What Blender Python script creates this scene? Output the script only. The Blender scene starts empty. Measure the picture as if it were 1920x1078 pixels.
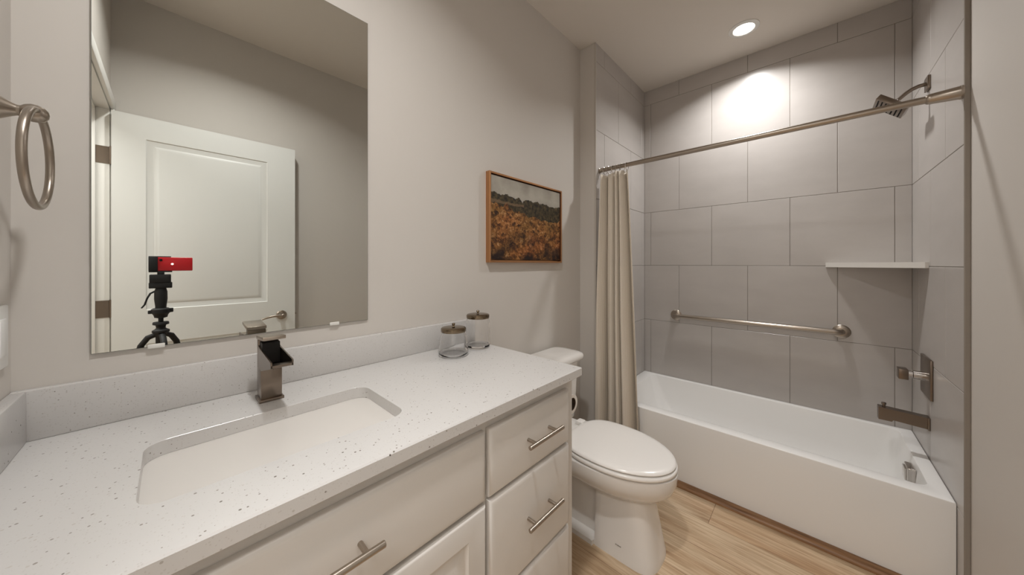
import bpy, bmesh, math, random
from math import sin, cos, pi, radians
from mathutils import Vector, Matrix

random.seed(4)
scene = bpy.context.scene
COL = scene.collection

# ------------------------------------------------------------------ camera
FOCAL_PX = 599.3
cam_data = bpy.data.cameras.new('camera')
cam_data.sensor_width = 36.0
cam_data.lens = FOCAL_PX / 1920 * 36.0
cam_data.shift_y = -(539 - 495) / 1920
cam_data.clip_start = 0.004
cam = bpy.data.objects.new('camera', cam_data)
cam.location = (0, 0, 1.2585)
cam.rotation_euler = (radians(90), 0, 0.7515 - pi / 2)
COL.objects.link(cam)
scene.camera = cam

# ------------------------------------------------------------------ exposure, world, lights
scene.view_settings.view_transform = 'Standard'
scene.view_settings.look = 'None'
scene.view_settings.gamma = 1.0
scene.view_settings.use_curve_mapping = False
scene.view_settings.exposure = 0.05
world = bpy.data.worlds.new('world')
scene.world = world
world.use_nodes = True
world.node_tree.nodes['Background'].inputs[0].default_value = (1.0, 0.98, 0.95, 1)
world.node_tree.nodes['Background'].inputs[1].default_value = 0.05

WARM = (1.0, 0.998, 0.992)


def area_light(name, loc, power, size, color=WARM, spread=180, rot=(0, 0, 0), shape='DISK', size_y=None):
    d = bpy.data.lights.new(name, 'AREA')
    d.energy = power
    d.shape = shape
    d.size = size
    if size_y:
        d.size_y = size_y
    d.color = color
    d.spread = radians(spread)
    o = bpy.data.objects.new(name, d)
    o.location = loc
    o.rotation_euler = rot
    COL.objects.link(o)
    return o


# room numbers (metres)
FZ = -0.012          # floor
ZC = 2.704           # ceiling
YV = 1.14            # vanity wall
XL = -0.212          # left (door) wall
XE = 1.896           # face of the wing wall that starts the tub alcove
YT = 1.024           # tiled face at the head of the tub
XB = 2.7295          # tiled face behind the tub
YR = -0.400          # tiled face with the taps
YP = YR - 0.013      # painted wall in line with it
XTR = 1.938          # where that tile stops

area_light('tub_can_lamp', (2.405, 0.300, ZC - 0.022), 9.9, 0.10, spread=140)
area_light('room_can_lamp', (0.25, 0.32, ZC - 0.022), 11.4, 0.10, spread=145)
area_light('hall_fill_light', (-1.0, 0.1, ZC - 0.03), 50, 0.9, shape='RECTANGLE', size_y=1.5)  # unseen light added beyond the doorway to fill the low, shaded areas


# ------------------------------------------------------------------ materials
def srgb(r, g, b):
    def f(c):
        c /= 255.0
        return c / 12.92 if c <= 0.04045 else ((c + 0.055) / 1.055) ** 2.4
    return (f(r), f(g), f(b), 1)


def mat(name, color, rough=0.5, metal=0.0, spec=0.5, coat=0.0, coat_rough=0.05):
    m = bpy.data.materials.new(name)
    m.use_nodes = True
    b = m.node_tree.nodes['Principled BSDF']
    b.inputs['Base Color'].default_value = color
    b.inputs['Roughness'].default_value = rough
    b.inputs['Metallic'].default_value = metal
    b.inputs['Specular IOR Level'].default_value = spec
    b.inputs['Coat Weight'].default_value = coat
    b.inputs['Coat Roughness'].default_value = coat_rough
    return m


class N:
    """small helper for node trees"""
    def __init__(self, m):
        self.t = m.node_tree
        self.b = self.t.nodes.get('Principled BSDF')

    def new(self, kind, **kw):
        n = self.t.nodes.new(kind)
        for k, v in kw.items():
            setattr(n, k, v)
        return n

    def link(self, a, b):
        self.t.links.new(a, b)

    def coords(self, scale=(1, 1, 1), kind='Object'):
        tc = self.new('ShaderNodeTexCoord')
        mp = self.new('ShaderNodeMapping')
        mp.inputs['Scale'].default_value = scale
        self.link(tc.outputs[kind], mp.inputs[0])
        return mp.outputs[0]

    def noise(self, vec, scale, detail=4, rough=0.5):
        n = self.new('ShaderNodeTexNoise')
        n.inputs['Scale'].default_value = scale
        n.inputs['Detail'].default_value = detail
        n.inputs['Roughness'].default_value = rough
        self.link(vec, n.inputs['Vector'])
        return n

    def ramp(self, fac, stops, interp='LINEAR'):
        r = self.new('ShaderNodeValToRGB')
        r.color_ramp.interpolation = interp
        while len(r.color_ramp.elements) < len(stops):
            r.color_ramp.elements.new(0.5)
        for e, (p, c) in zip(r.color_ramp.elements, stops):
            e.position = p
            e.color = c
        self.link(fac, r.inputs[0])
        return r.outputs[0]

    def math(self, op, a, b=None, clamp=False):
        n = self.new('ShaderNodeMath', operation=op, use_clamp=clamp)
        for i, v in enumerate((a, b)):
            if v is None:
                continue
            if isinstance(v, (int, float)):
                n.inputs[i].default_value = v
            else:
                self.link(v, n.inputs[i])
        return n.outputs[0]

    def mix(self, fac, a, b, blend='MIX'):
        n = self.new('ShaderNodeMix', data_type='RGBA', blend_type=blend)
        for s, v in ((n.inputs[0], fac), (n.inputs[6], a), (n.inputs[7], b)):
            if hasattr(v, 'is_linked') or hasattr(v, 'links'):
                self.link(v, s)
            else:
                s.default_value = v
        return n.outputs[2]

    def bump(self, height, strength=0.2, dist=0.002):
        n = self.new('ShaderNodeBump')
        n.inputs['Strength'].default_value = strength
        n.inputs['Distance'].default_value = dist
        self.link(height, n.inputs['Height'])
        self.link(n.outputs[0], self.b.inputs['Normal'])


def make_paint():
    m = mat('wall_paint', srgb(208, 202, 195), 0.6, spec=0.35)
    n = N(m)
    c = n.coords()
    a = n.noise(c, 9, 3, 0.55)
    r = n.ramp(a.outputs[0], [(0.40, (0, 0, 0, 1)), (0.52, (1, 1, 1, 1))])
    f = n.noise(c, 60, 2)
    h = n.math('ADD', r, n.math('MULTIPLY', f.outputs[0], 0.25))
    n.bump(h, 0.12, 0.0015)
    return m


def make_ceiling():
    m = mat('ceiling_paint', srgb(222, 215, 206), 0.8, spec=0.2)
    n = N(m)
    f = n.noise(n.coords(), 40, 3)
    n.bump(f.outputs[0], 0.06, 0.001)
    return m


def make_tile():
    m = mat('grey_tile', srgb(190, 184, 178), 0.28, spec=0.5)
    n = N(m)
    f = n.noise(n.coords((1.2, 1.2, 3.0)), 3, 5, 0.55)
    col = n.ramp(f.outputs[0], [(0.3, srgb(183, 177, 172)), (0.7, srgb(190, 184, 179))])
    n.link(col, n.b.inputs['Base Color'])
    g = n.noise(n.coords(), 220, 2)
    n.bump(g.outputs[0], 0.03, 0.0006)
    return m


def make_quartz():
    m = mat('white_speckled_quartz', srgb(222, 219, 216), 0.24, spec=0.5)
    n = N(m)
    c = n.coords()
    base = srgb(206, 203, 200)

    def specks(scale, cut, size):
        v = n.new('ShaderNodeTexVoronoi')
        v.inputs['Scale'].default_value = scale
        v.inputs['Randomness'].default_value = 1.0
        n.link(c, v.inputs['Vector'])
        sep = n.new('ShaderNodeSeparateColor')
        n.link(v.outputs['Color'], sep.inputs[0])
        near = n.math('LESS_THAN', v.outputs['Distance'], n.math('MULTIPLY', sep.outputs[1], size))
        pick = n.math('GREATER_THAN', sep.outputs[0], cut)
        return n.math('MULTIPLY', near, pick), sep.outputs[2]
    s1, r1 = specks(210, 0.86, 0.40)
    s2, r2 = specks(120, 0.92, 0.24)
    s3, r3 = specks(330, 0.62, 0.42)
    d1 = n.ramp(r1, [(0.0, srgb(140, 133, 126)), (1.0, srgb(196, 190, 184))])
    d2 = n.ramp(r2, [(0.0, srgb(86, 80, 74)), (1.0, srgb(150, 142, 132))])
    col = n.mix(s3, base, srgb(197, 193, 189))
    col = n.mix(s1, col, d1)
    col = n.mix(s2, col, d2)
    n.link(col, n.b.inputs['Base Color'])
    return m


def make_nickel(name='brushed_nickel', color=srgb(172, 161, 149), rough=0.3):
    m = mat(name, color, rough, metal=1.0)
    n = N(m)
    f = n.noise(n.coords((30, 30, 400)), 3, 2)
    n.bump(f.outputs[0], 0.03, 0.0004)
    return m


def make_floor():
    m = mat('oak_vinyl_plank', srgb(190, 160, 125), 0.38, spec=0.4)
    n = N(m)
    tc = n.new('ShaderNodeTexCoord')
    sep = n.new('ShaderNodeSeparateXYZ')
    n.link(tc.outputs['Object'], sep.inputs[0])
    W, L = 0.18, 1.22
    row = n.math('FLOOR', n.math('DIVIDE', sep.outputs[0], W))
    yo = n.math('ADD', n.math('DIVIDE', sep.outputs[1], L), n.math('MULTIPLY', row, 0.37))
    plank = n.math('FLOOR', yo)
    wn = n.new('ShaderNodeTexWhiteNoise', noise_dimensions='2D')
    cb = n.new('ShaderNodeCombineXYZ')
    n.link(row, cb.inputs[0])
    n.link(plank, cb.inputs[1])
    n.link(cb.outputs[0], wn.inputs[0])
    # grain, stretched along the plank (y), shifted per plank
    off = n.new('ShaderNodeCombineXYZ')
    n.link(n.math('MULTIPLY', sep.outputs[0], 9.0), off.inputs[0])
    n.link(n.math('ADD', n.math('MULTIPLY', sep.outputs[1], 1.1), n.math('MULTIPLY', wn.outputs[0], 40.0)), off.inputs[1])
    g1 = n.noise(off.outputs[0], 2.2, 8, 0.62)
    g1.inputs['Distortion'].default_value = 0.7
    off2 = n.new('ShaderNodeCombineXYZ')
    n.link(n.math('MULTIPLY', sep.outputs[0], 70.0), off2.inputs[0])
    n.link(n.math('ADD', n.math('MULTIPLY', sep.outputs[1], 3.0), n.math('MULTIPLY', wn.outputs[0], 40.0)), off2.inputs[1])
    g2 = n.noise(off2.outputs[0], 1.6, 4, 0.6)
    c1 = n.ramp(g1.outputs[0], [(0.25, srgb(176, 150, 122)), (0.45, srgb(214, 195, 170)), (0.62, srgb(230, 214, 192)), (0.8, srgb(204, 181, 154))])
    c2 = n.ramp(g2.outputs[0], [(0.3, srgb(176, 150, 122)), (0.6, (1, 1, 1, 1))])
    c = n.mix(0.55, c1, c2, 'MULTIPLY')
    tone = n.ramp(wn.outputs[0], [(0.0, srgb(218, 200, 178)), (0.5, srgb(244, 234, 218)), (1.0, srgb(255, 251, 244))])
    blot = n.noise(off.outputs[0], 0.9, 3, 0.5)
    c = n.mix(0.6, c, n.ramp(blot.outputs[0], [(0.34, srgb(214, 186, 158)), (0.6, (1, 1, 1, 1))]), 'MULTIPLY')
    c = n.mix(0.8, c, tone, 'MULTIPLY')
    fx = n.math('FRACT', n.math('DIVIDE', sep.outputs[0], W))
    fy = n.math('FRACT', yo)
    gap = n.math('MAXIMUM', n.math('LESS_THAN', fx, 0.009), n.math('LESS_THAN', fy, 0.0016))
    c = n.mix(gap, c, srgb(120, 92, 66))
    n.link(c, n.b.inputs['Base Color'])
    n.bump(g2.outputs[0], 0.05, 0.0006)
    return m


def make_trim_wood():
    m = mat('oak_base_shoe', srgb(140, 104, 72), 0.4, spec=0.4)
    n = N(m)
    g = n.noise(n.coords((40, 2.2, 40)), 2.0, 6, 0.6)
    c = n.ramp(g.outputs[0], [(0.3, srgb(104, 72, 48)), (0.55, srgb(150, 112, 78)), (0.8, srgb(166, 130, 94))])
    n.link(c, n.b.inputs['Base Color'])
    return m


def make_linen():
    m = mat('linen_weave', srgb(205, 190, 168), 0.9, spec=0.1)
    n = N(m)
    c = n.coords((1, 1, 1), 'UV')
    w = n.new('ShaderNodeTexWave', wave_type='BANDS', bands_direction='X')
    w.inputs['Scale'].default_value = 26
    w.inputs['Distortion'].default_value = 0.6
    n.link(c, w.inputs['Vector'])
    mp = n.coords((160, 260, 1), 'UV')
    t = n.noise(mp, 2.0, 3, 0.6)
    col = n.ramp(t.outputs[0], [(0.3, srgb(212, 202, 187)), (0.6, srgb(238, 230, 218))])
    stripe = n.ramp(w.outputs[0], [(0.55, (1, 1, 1, 1)), (0.95, srgb(238, 230, 220))])
    col = n.mix(0.8, col, stripe, 'MULTIPLY')
    n.link(col, n.b.inputs['Base Color'])
    n.bump(t.outputs[0], 0.15, 0.001)
    return m


def make_painting(w, h):
    """loose autumn hillside under a pale sky; object x = width, z = height from the bottom-left corner"""
    m = mat('autumn_landscape_paint', srgb(120, 80, 40), 0.55, spec=0.35)
    n = N(m)
    tc = n.new('ShaderNodeTexCoord')
    sep = n.new('ShaderNodeSeparateXYZ')
    n.link(tc.outputs['Object'], sep.inputs[0])
    x = n.math('DIVIDE', sep.outputs[0], w)
    z = n.math('DIVIDE', sep.outputs[2], h)
    vec = n.new('ShaderNodeCombineXYZ')
    n.link(x, vec.inputs[0])
    n.link(n.math('MULTIPLY', z, 0.8), vec.inputs[2])
    v = vec.outputs[0]
    big = n.noise(v, 3.2, 3, 0.5)
    mid = n.noise(v, 9, 6, 0.65)
    fine = n.noise(v, 26, 4, 0.6)
    # foliage: soft dabs of colour, cell by cell, with wandering edges
    warp = n.mix(0.05, v, n.noise(v, 18, 3).outputs['Color'], 'ADD')
    dab = n.new('ShaderNodeTexVoronoi')
    dab.inputs['Scale'].default_value = 26
    n.link(warp, dab.inputs['Vector'])
    dsep = n.new('ShaderNodeSeparateColor')
    n.link(dab.outputs['Color'], dsep.inputs[0])
    dab2 = n.new('ShaderNodeTexVoronoi')
    dab2.inputs['Scale'].default_value = 60
    n.link(warp, dab2.inputs['Vector'])
    dsep2 = n.new('ShaderNodeSeparateColor')
    n.link(dab2.outputs['Color'], dsep2.inputs[0])
    tone = n.math('ADD', n.math('MULTIPLY', dsep.outputs[0], 0.30), n.math('MULTIPLY', dsep2.outputs[0], 0.30))
    tone = n.math('ADD', tone, n.math('MULTIPLY', mid.outputs[0], 0.55))
    fol = n.ramp(tone, [(0.30, srgb(44, 26, 14)), (0.46, srgb(92, 62, 34)), (0.60, srgb(138, 98, 56)), (0.74, srgb(166, 124, 80)), (0.92, srgb(206, 176, 140))])
    hue = n.ramp(big.outputs[0], [(0.36, srgb(206, 196, 150)), (0.5, srgb(255, 232, 196)), (0.64, srgb(246, 198, 160))])
    fol = n.mix(0.8, fol, hue, 'MULTIPLY')
    # darker undergrowth at the bottom of the picture
    low = n.math('SUBTRACT', 1.0, n.math('MULTIPLY', z, 2.4), True)
    lowm = n.math('MULTIPLY', low, n.ramp(n.noise(v, 5, 4).outputs[0], [(0.44, (1, 1, 1, 1)), (0.60, (0, 0, 0, 1))]), True)
    lowm = n.math('MULTIPLY', lowm, 1.15, True)
    fol = n.mix(lowm, fol, srgb(34, 19, 16))
    # green-black band of trees on the ridge
    nz = n.noise(v, 14, 5, 0.65)
    trees = n.ramp(fine.outputs[0], [(0.38, srgb(28, 24, 16)), (0.6, srgb(78, 66, 42)), (0.75, srgb(120, 96, 66))])
    base_line = n.math('SUBTRACT', 0.80, n.math('MULTIPLY', x, 0.02))
    under = n.math('ADD', 0.69, n.math('MULTIPLY', n.math('SUBTRACT', big.outputs[0], 0.5), 0.35))
    under = n.math('SUBTRACT', under, n.math('MULTIPLY', x, 0.13))
    band = n.math('GREATER_THAN', n.math('ADD', z, n.math('MULTIPLY', n.math('SUBTRACT', mid.outputs[0], 0.5), 0.16)), under)
    c = n.mix(band, fol, trees)
    # the light meadow that breaks the band left of centre
    meadow = n.math('MULTIPLY', n.math('LESS_THAN', n.math('ABSOLUTE', n.math('ADD', n.math('SUBTRACT', z, 0.70), n.math('MULTIPLY', n.math('SUBTRACT', mid.outputs[0], 0.5), 0.12))), 0.018), n.math('LESS_THAN', x, 0.42))
    c = n.mix(n.math('MULTIPLY', meadow, 0.7), c, srgb(122, 98, 72))
    top = n.math('ADD', base_line, n.math('MULTIPLY', n.math('SUBTRACT', nz.outputs[0], 0.5), 0.16))
    gapx = n.math('SUBTRACT', 1.0, n.math('MULTIPLY', n.math('ABSOLUTE', n.math('SUBTRACT', x, 0.40)), 22), True)
    top = n.math('SUBTRACT', top, n.math('MULTIPLY', gapx, 0.07))
    skym = n.math('GREATER_THAN', z, top)
    sky = n.ramp(n.noise(v, 4, 5).outputs[0], [(0.35, srgb(146, 139, 128)), (0.65, srgb(178, 172, 160))])
    c = n.mix(skym, c, sky)
    n.link(c, n.b.inputs['Base Color'])
    n.bump(fine.outputs[0], 0.2, 0.001)
    return m


M_PAINT = make_paint()
M_CEIL = make_ceiling()
M_TILE = make_tile()
M_GROUT = mat('tile_grout', srgb(142, 136, 128), 0.9, spec=0.1)
M_QUARTZ = make_quartz()
M_NICKEL = make_nickel()
M_DARKNICKEL = make_nickel('dark_brushed_nickel', srgb(132, 120, 109), 0.28)
M_CHROME = mat('polished_chrome', srgb(205, 200, 195), 0.08, metal=1.0)
M_FLOOR = make_floor()
M_SHOE = make_trim_wood()
M_LINEN = make_linen()
M_CAB = mat('satin_white_cabinet_paint', srgb(213, 208, 202), 0.38, spec=0.4)
M_TRIM = mat('white_trim_paint', srgb(226, 224, 219), 0.4, spec=0.4)
M_DOOR = mat('white_door_paint', srgb(228, 228, 224), 0.42, spec=0.4)
M_PORC = mat('white_vitreous_china', srgb(232, 228, 223), 0.08, spec=0.5, coat=0.3)
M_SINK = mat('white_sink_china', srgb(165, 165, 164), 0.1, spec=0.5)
M_SEAT = mat('white_seat_plastic', srgb(242, 238, 233), 0.2, spec=0.5)
M_TUB = mat('white_tub_acrylic', srgb(242, 240, 237), 0.16, spec=0.5)
M_MIRROR = mat('mirror_silver', (0.70, 0.71, 0.68, 1), 0.0, metal=1.0)
M_MEDGE = mat('mirror_edge', srgb(96, 100, 94), 0.2)
M_BLACK = mat('black_plastic', srgb(9, 9, 10), 0.6)
M_RED = mat('red_phone_back', srgb(190, 14, 28), 0.3, coat=0.4)
M_LENS = mat('phone_lens_glass', srgb(10, 10, 14), 0.05)
M_FRAME = mat('copper_gold_frame', srgb(190, 140, 98), 0.30, metal=0.85)
M_FRAMEIN = mat('frame_inner_lip', srgb(92, 48, 26), 0.5, metal=0.3)
M_BRASS = mat('aged_brass', srgb(128, 114, 95), 0.2, metal=1.0)
M_RECESSSHADE = mat('recess_shade', srgb(16, 13, 11), 0.6)  # near-black paint for the shade in the faucet cavity
M_PAPER = mat('toilet_paper', srgb(236, 232, 226), 0.95, spec=0.1)
M_CARD = mat('cardboard_core', srgb(78, 62, 48), 0.9)
M_PLASTIC = mat('white_wall_plate', srgb(236, 235, 232), 0.35)
M_TRIMEDGE = mat('tile_edge_profile', srgb(196, 189, 181), 0.4)
M_DARKGAP = mat('dark_caulk_line', srgb(150, 141, 131), 0.8)
M_GLASS = mat('clear_glass', (1, 1, 1, 1), 0.0)
_g = M_GLASS.node_tree.nodes['Principled BSDF']
_g.inputs['Transmission Weight'].default_value = 1.0
_g.inputs['IOR'].default_value = 1.35
M_CLIP = mat('clear_clip_plastic', srgb(228, 226, 220), 0.2)


def emit_mat(name, color, strength):
    m = mat(name, (0.9, 0.9, 0.9, 1), 0.5)
    b = m.node_tree.nodes['Principled BSDF']
    b.inputs['Emission Color'].default_value = color
    b.inputs['Emission Strength'].default_value = strength
    return m


M_GLOW = emit_mat('lit_lamp_lens', (1, 0.96, 0.9, 1), 6)
M_LED = emit_mat('phone_flash_led', (1, 0.95, 0.9, 1), 1.2)


# ------------------------------------------------------------------ mesh builder
class MB:
    def __init__(self):
        self.v = []
        self.f = []
        self.uv = None

    def add(self, verts, faces, mi=0, M=None):
        o = len(self.v)
        self.v += [tuple(M @ Vector(p)) if M else tuple(p) for p in verts]
        self.f += [(tuple(i + o for i in f), mi) for f in faces]
        return self

    def box(self, x0, x1, y0, y1, z0, z1, bev=0.0, seg=2, mi=0, M=None):
        bm = bmesh.new()
        bmesh.ops.create_cube(bm, size=1)
        for v in bm.verts:
            v.co = Vector(((x0 + x1) / 2 + v.co.x * (x1 - x0), (y0 + y1) / 2 + v.co.y * (y1 - y0), (z0 + z1) / 2 + v.co.z * (z1 - z0)))
        if bev > 0:
            bmesh.ops.bevel(bm, geom=list(bm.edges), offset=bev, segments=seg, profile=0.5, affect='EDGES')
        bm.verts.index_update()
        self.add([v.co.copy() for v in bm.verts], [[v.index for v in f.verts] for f in bm.faces], mi, M)
        bm.free()
        return self

    def loft(self, loops, cap0=True, cap1=True, mi=0, closed=True, M=None):
        n = len(loops[0])
        V = [p for L in loops for p in L]
        F = []
        for a in range(len(loops) - 1):
            for i in range(n if closed else n - 1):
                j = (i + 1) % n
                F.append((a * n + i, a * n + j, (a + 1) * n + j, (a + 1) * n + i))
        if cap0:
            F.append(tuple(reversed(range(n))))
        if cap1:
            F.append(tuple((len(loops) - 1) * n + i for i in range(n)))
        return self.add(V, F, mi, M)

    def lathe(self, prof, seg=32, axis='Z', c=(0, 0, 0), mi=0, cap0=True, cap1=True):
        loops = []
        for r, h in prof:
            L = []
            for k in range(seg):
                a = 2 * pi * k / seg
                p, q = r * cos(a), r * sin(a)
                if axis == 'Z':
                    L.append((c[0] + p, c[1] + q, c[2] + h))
                elif axis == 'Y':
                    L.append((c[0] + q, c[1] + h, c[2] + p))
                else:
                    L.append((c[0] + h, c[1] + p, c[2] + q))
            loops.append(L)
        return self.loft(loops, cap0, cap1, mi)

    def tube(self, path, r, seg=14, mi=0, closed=False, flat=1.0):
        P = [Vector(p) for p in path]
        n = len(P)
        rs = r if isinstance(r, (list, tuple)) else [r] * n
        loops = []
        prev = None
        for i in range(n):
            if closed:
                t = P[(i + 1) % n] - P[i - 1]
            else:
                t = P[min(i + 1, n - 1)] - P[max(i - 1, 0)]
            t.normalize()
            if prev is None:
                up = Vector((0, 0, 1)) if abs(t.z) < 0.9 else Vector((1, 0, 0))
                a = t.cross(up).normalized()
            else:
                a = (prev - t * prev.dot(t)).normalized()
            prev = a
            b = t.cross(a)
            loops.append([P[i] + (a * cos(2 * pi * k / seg) + b * sin(2 * pi * k / seg) * flat) * rs[i] for k in range(seg)])
        if closed:
            loops.append(loops[0])
            return self.loft(loops, False, False, mi)
        return self.loft(loops, True, True, mi)

    def prism(self, poly, axis, a0, a1, mi=0):
        def P(u, v, a):
            return {'X': (a, u, v), 'Y': (u, a, v), 'Z': (u, v, a)}[axis]
        return self.loft([[P(u, v, a0) for u, v in poly], [P(u, v, a1) for u, v in poly]], True, True, mi)

    def build(self, name, mats, parent=None, loc=None, smooth=35, merge=True):
        """one mesh object; geometry is given in world coordinates"""
        if loc is None:
            loc = (0, 0, 0)
        base = Vector(loc)
        p = parent
        tot = Vector(base)
        while p is not None:
            tot += p.location
            p = p.parent
        me = bpy.data.meshes.new(name)
        me.from_pydata([tuple(Vector(v) - tot) for v in self.v], [], [f for f, _ in self.f])
        for pl_, (_, mi) in zip(me.polygons, self.f):
            pl_.material_index = mi
        if not isinstance(mats, (list, tuple)):
            mats = [mats]
        for m in mats:
            me.materials.append(m)
        bm = bmesh.new()
        bm.from_mesh(me)
        if merge:
            bmesh.ops.remove_doubles(bm, verts=bm.verts, dist=1e-6)
            bmesh.ops.dissolve_degenerate(bm, edges=bm.edges, dist=1e-7)
        bmesh.ops.recalc_face_normals(bm, faces=bm.faces)
        bm.to_mesh(me)
        bm.free()
        if smooth:
            for q in me.polygons:
                q.use_smooth = True
            me.set_sharp_from_angle(angle=radians(smooth))
        o = bpy.data.objects.new(name, me)
        o.location = base
        COL.objects.link(o)
        if parent:
            o.parent = parent
        return o


def thing(name, label, cat, loc, group=None):
    o = bpy.data.objects.new(name, None)
    o.empty_display_size = 0.05
    o.location = loc
    o['label'] = label
    o['category'] = cat
    if group:
        o['group'] = group
    COL.objects.link(o)
    return o


def tag(o, label, cat, group=None):
    o['label'] = label
    o['category'] = cat
    if group:
        o['group'] = group
    return o


def struct(o):
    o['kind'] = 'structure'
    return o


def rrect(x0, x1, y0, y1, z, r, k=6):
    """rounded rectangle loop, k+1 points a corner"""
    L = []
    for cx, cy, a0 in ((x1 - r, y1 - r, 0), (x0 + r, y1 - r, 90), (x0 + r, y0 + r, 180), (x1 - r, y0 + r, 270)):
        for i in range(k + 1):
            a = radians(a0 + 90 * i / k)
            L.append((cx + r * cos(a), cy + r * sin(a), z))
    return L


# ------------------------------------------------------------------ the room shell
XH = -1.75                     # far side of the hall seen past the door
DJ = -0.372                    # hinge jamb of the doorway
DK = 0.40                      # other jamb
struct(MB().box(XH - 0.1, XB + 0.12, -1.1, 1.4, FZ - 0.06, FZ).build('floor', M_FLOOR, smooth=0))
struct(MB().box(XH - 0.1, XB + 0.12, -1.1, 1.4, ZC, ZC + 0.06).build('ceiling', M_CEIL, smooth=0))
struct(MB().box(XL - 0.12, XE, YV, YV + 0.1, FZ, ZC).build('wall_back', M_PAINT, smooth=0))
# wing wall that thickens into the head of the tub alcove
struct(MB().box(XE, XB + 0.1, YT + 0.01, YV + 0.1, FZ, ZC, 0.002).build('wall_wing', M_PAINT, smooth=0))
struct(MB().box(XB + 0.01, XB + 0.1, YP - 0.1, YT + 0.01, FZ, ZC).build('wall_alcove', M_PAINT, smooth=0))
struct(MB().box(XL, XB + 0.01, YP - 0.1, YP, FZ, ZC).build('wall_right', M_PAINT, smooth=0))
w = MB()
w.box(XL - 0.12, XL, DK + 0.018, YV, FZ, ZC)
w.box(XL - 0.12, XL, DJ - 0.018, DK + 0.018, 2.073, ZC)
w.box(XL - 0.12, XL, YP - 0.1, DJ - 0.018, FZ, ZC)
struct(w.build('wall_left', M_PAINT, smooth=0))
h = MB()
h.box(XH - 0.1, XH, -1.1, 1.4, FZ, ZC)
h.box(XH, XL - 0.12, 1.3, 1.4, FZ, ZC)
h.box(XH, XL - 0.12, -1.1, -1.0, FZ, ZC)
struct(h.build('wall_hall', M_PAINT, smooth=0))

# tiles -------------------------------------------------------------
TW, TH = 0.4370, 0.4466
ROWS = [0.797 - TH, 0.797, 1.247, 1.6862, 2.137, 2.585]


def row_edges():
    e = [FZ]
    z = 0.797
    while z - TH > FZ:
        z -= TH
    zs = [z] + [0.797, 1.247, 1.6862, 2.137, 2.585]
    return zs


def tile_wall(name, plane, sign, u0, u1, seam_even, seam_odd, zlo, zhi, thick=0.010, grout=0.0026):
    """plane: ('X', x) or ('Y', y): the tile face; sign: which way the face looks. Rows alternate between two seam phases."""
    ax, face = plane
    b = MB()
    zs = [zlo] + [z for z in ROWS if zlo + 0.02 < z < zhi - 0.02] + [zhi]
    back = face - sign * thick

    def put(ua, ub, za, zb, d0, d1, bev, mi):
        lo, hi = min(d0, d1), max(d0, d1)
        if ax == 'X':
            b.box(lo, hi, ua, ub, za, zb, bev, 1, mi)
        else:
            b.box(ua, ub, lo, hi, za, zb, bev, 1, mi)
    put(u0, u1, zlo, zhi, back, face - sign * 0.0016, 0, 1)
    g = grout / 2
    for za, zb in zip(zs[:-1], zs[1:]):
        mid = (za + zb) / 2
        k = sum(1 for z in ROWS if z < mid)
        ph = seam_even if k % 2 == 0 else seam_odd
        us = [u0]
        if ph is not None:
            s = ph + math.ceil((u0 - ph) / TW) * TW
            while s < u1:
                if s > u0 + 0.015 and s < u1 - 0.015:
                    us.append(s)
                s += TW
        us.append(u1)
        for ua, ub in zip(us[:-1], us[1:]):
            put(ua + (g if ua > u0 else 0), ub - (g if ub < u1 else 0), za + (g if za > zlo else 0), zb - (g if zb < zhi else 0), back, face, 0.0012, 0)
    return struct(b.build(name, [M_TILE, M_GROUT], smooth=0, merge=False))


# row k counts seams below it: .797-1.247 has k = 2 (seams .319 .756), its neighbours .098 .532
tile_wall('wall_tile_back', ('X', XB), -1, YR, YT, 0.319, 0.0975, FZ, ZC)
tile_wall('wall_tile_left', ('Y', YT), -1, XE + 0.006, XB - 0.0005, XE + 0.12, XE + 0.12 + TW / 2, FZ, ZC)
tile_wall('wall_tile_right', ('Y', YR), 1, XTR, XB - 0.0005, 2.59, 2.37, FZ, ZC, thick=0.013)
# slim metal edges where the tile stops
struct(MB().box(XE - 0.0015, XE + 0.006, YT - 0.0015, YT + 0.012, FZ, ZC, 0.0008, 1).build('trim_1', M_TRIMEDGE, smooth=0))
struct(MB().box(XTR - 0.010, XTR, YP, YR + 0.0005, FZ, ZC, 0.002, 2).build('trim_2', M_DARKGAP, smooth=0))
# wood shoe moulding along the tub
poly = [(2.0075, FZ), (1.972, FZ), (1.972, FZ + 0.005)] + [(2.0075 - 0.0355 * cos(a), FZ + 0.005 + 0.018 * sin(a)) for a in [radians(t) for t in range(15, 91, 15)]]
sh = MB()
sh.loft([[(px_, y_, pz_) for px_, pz_ in poly] for y_ in (YP + 0.014, YT - 0.002)])
struct(sh.build('trim_3', M_SHOE))
# baseboards
struct(MB().box(0.952, XE - 0.013, YV - 0.013, YV, FZ, 0.10, 0.004).build('baseboard_back', M_TRIM))
struct(MB().box(XE - 0.013, XE, YT + 0.012, YV - 0.0, FZ, 0.10, 0.004).build('baseboard_wing', M_TRIM))
struct(MB().box(0.66, XTR - 0.011, YP, YP + 0.013, FZ, 0.10, 0.004).build('baseboard_right', M_TRIM))
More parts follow.
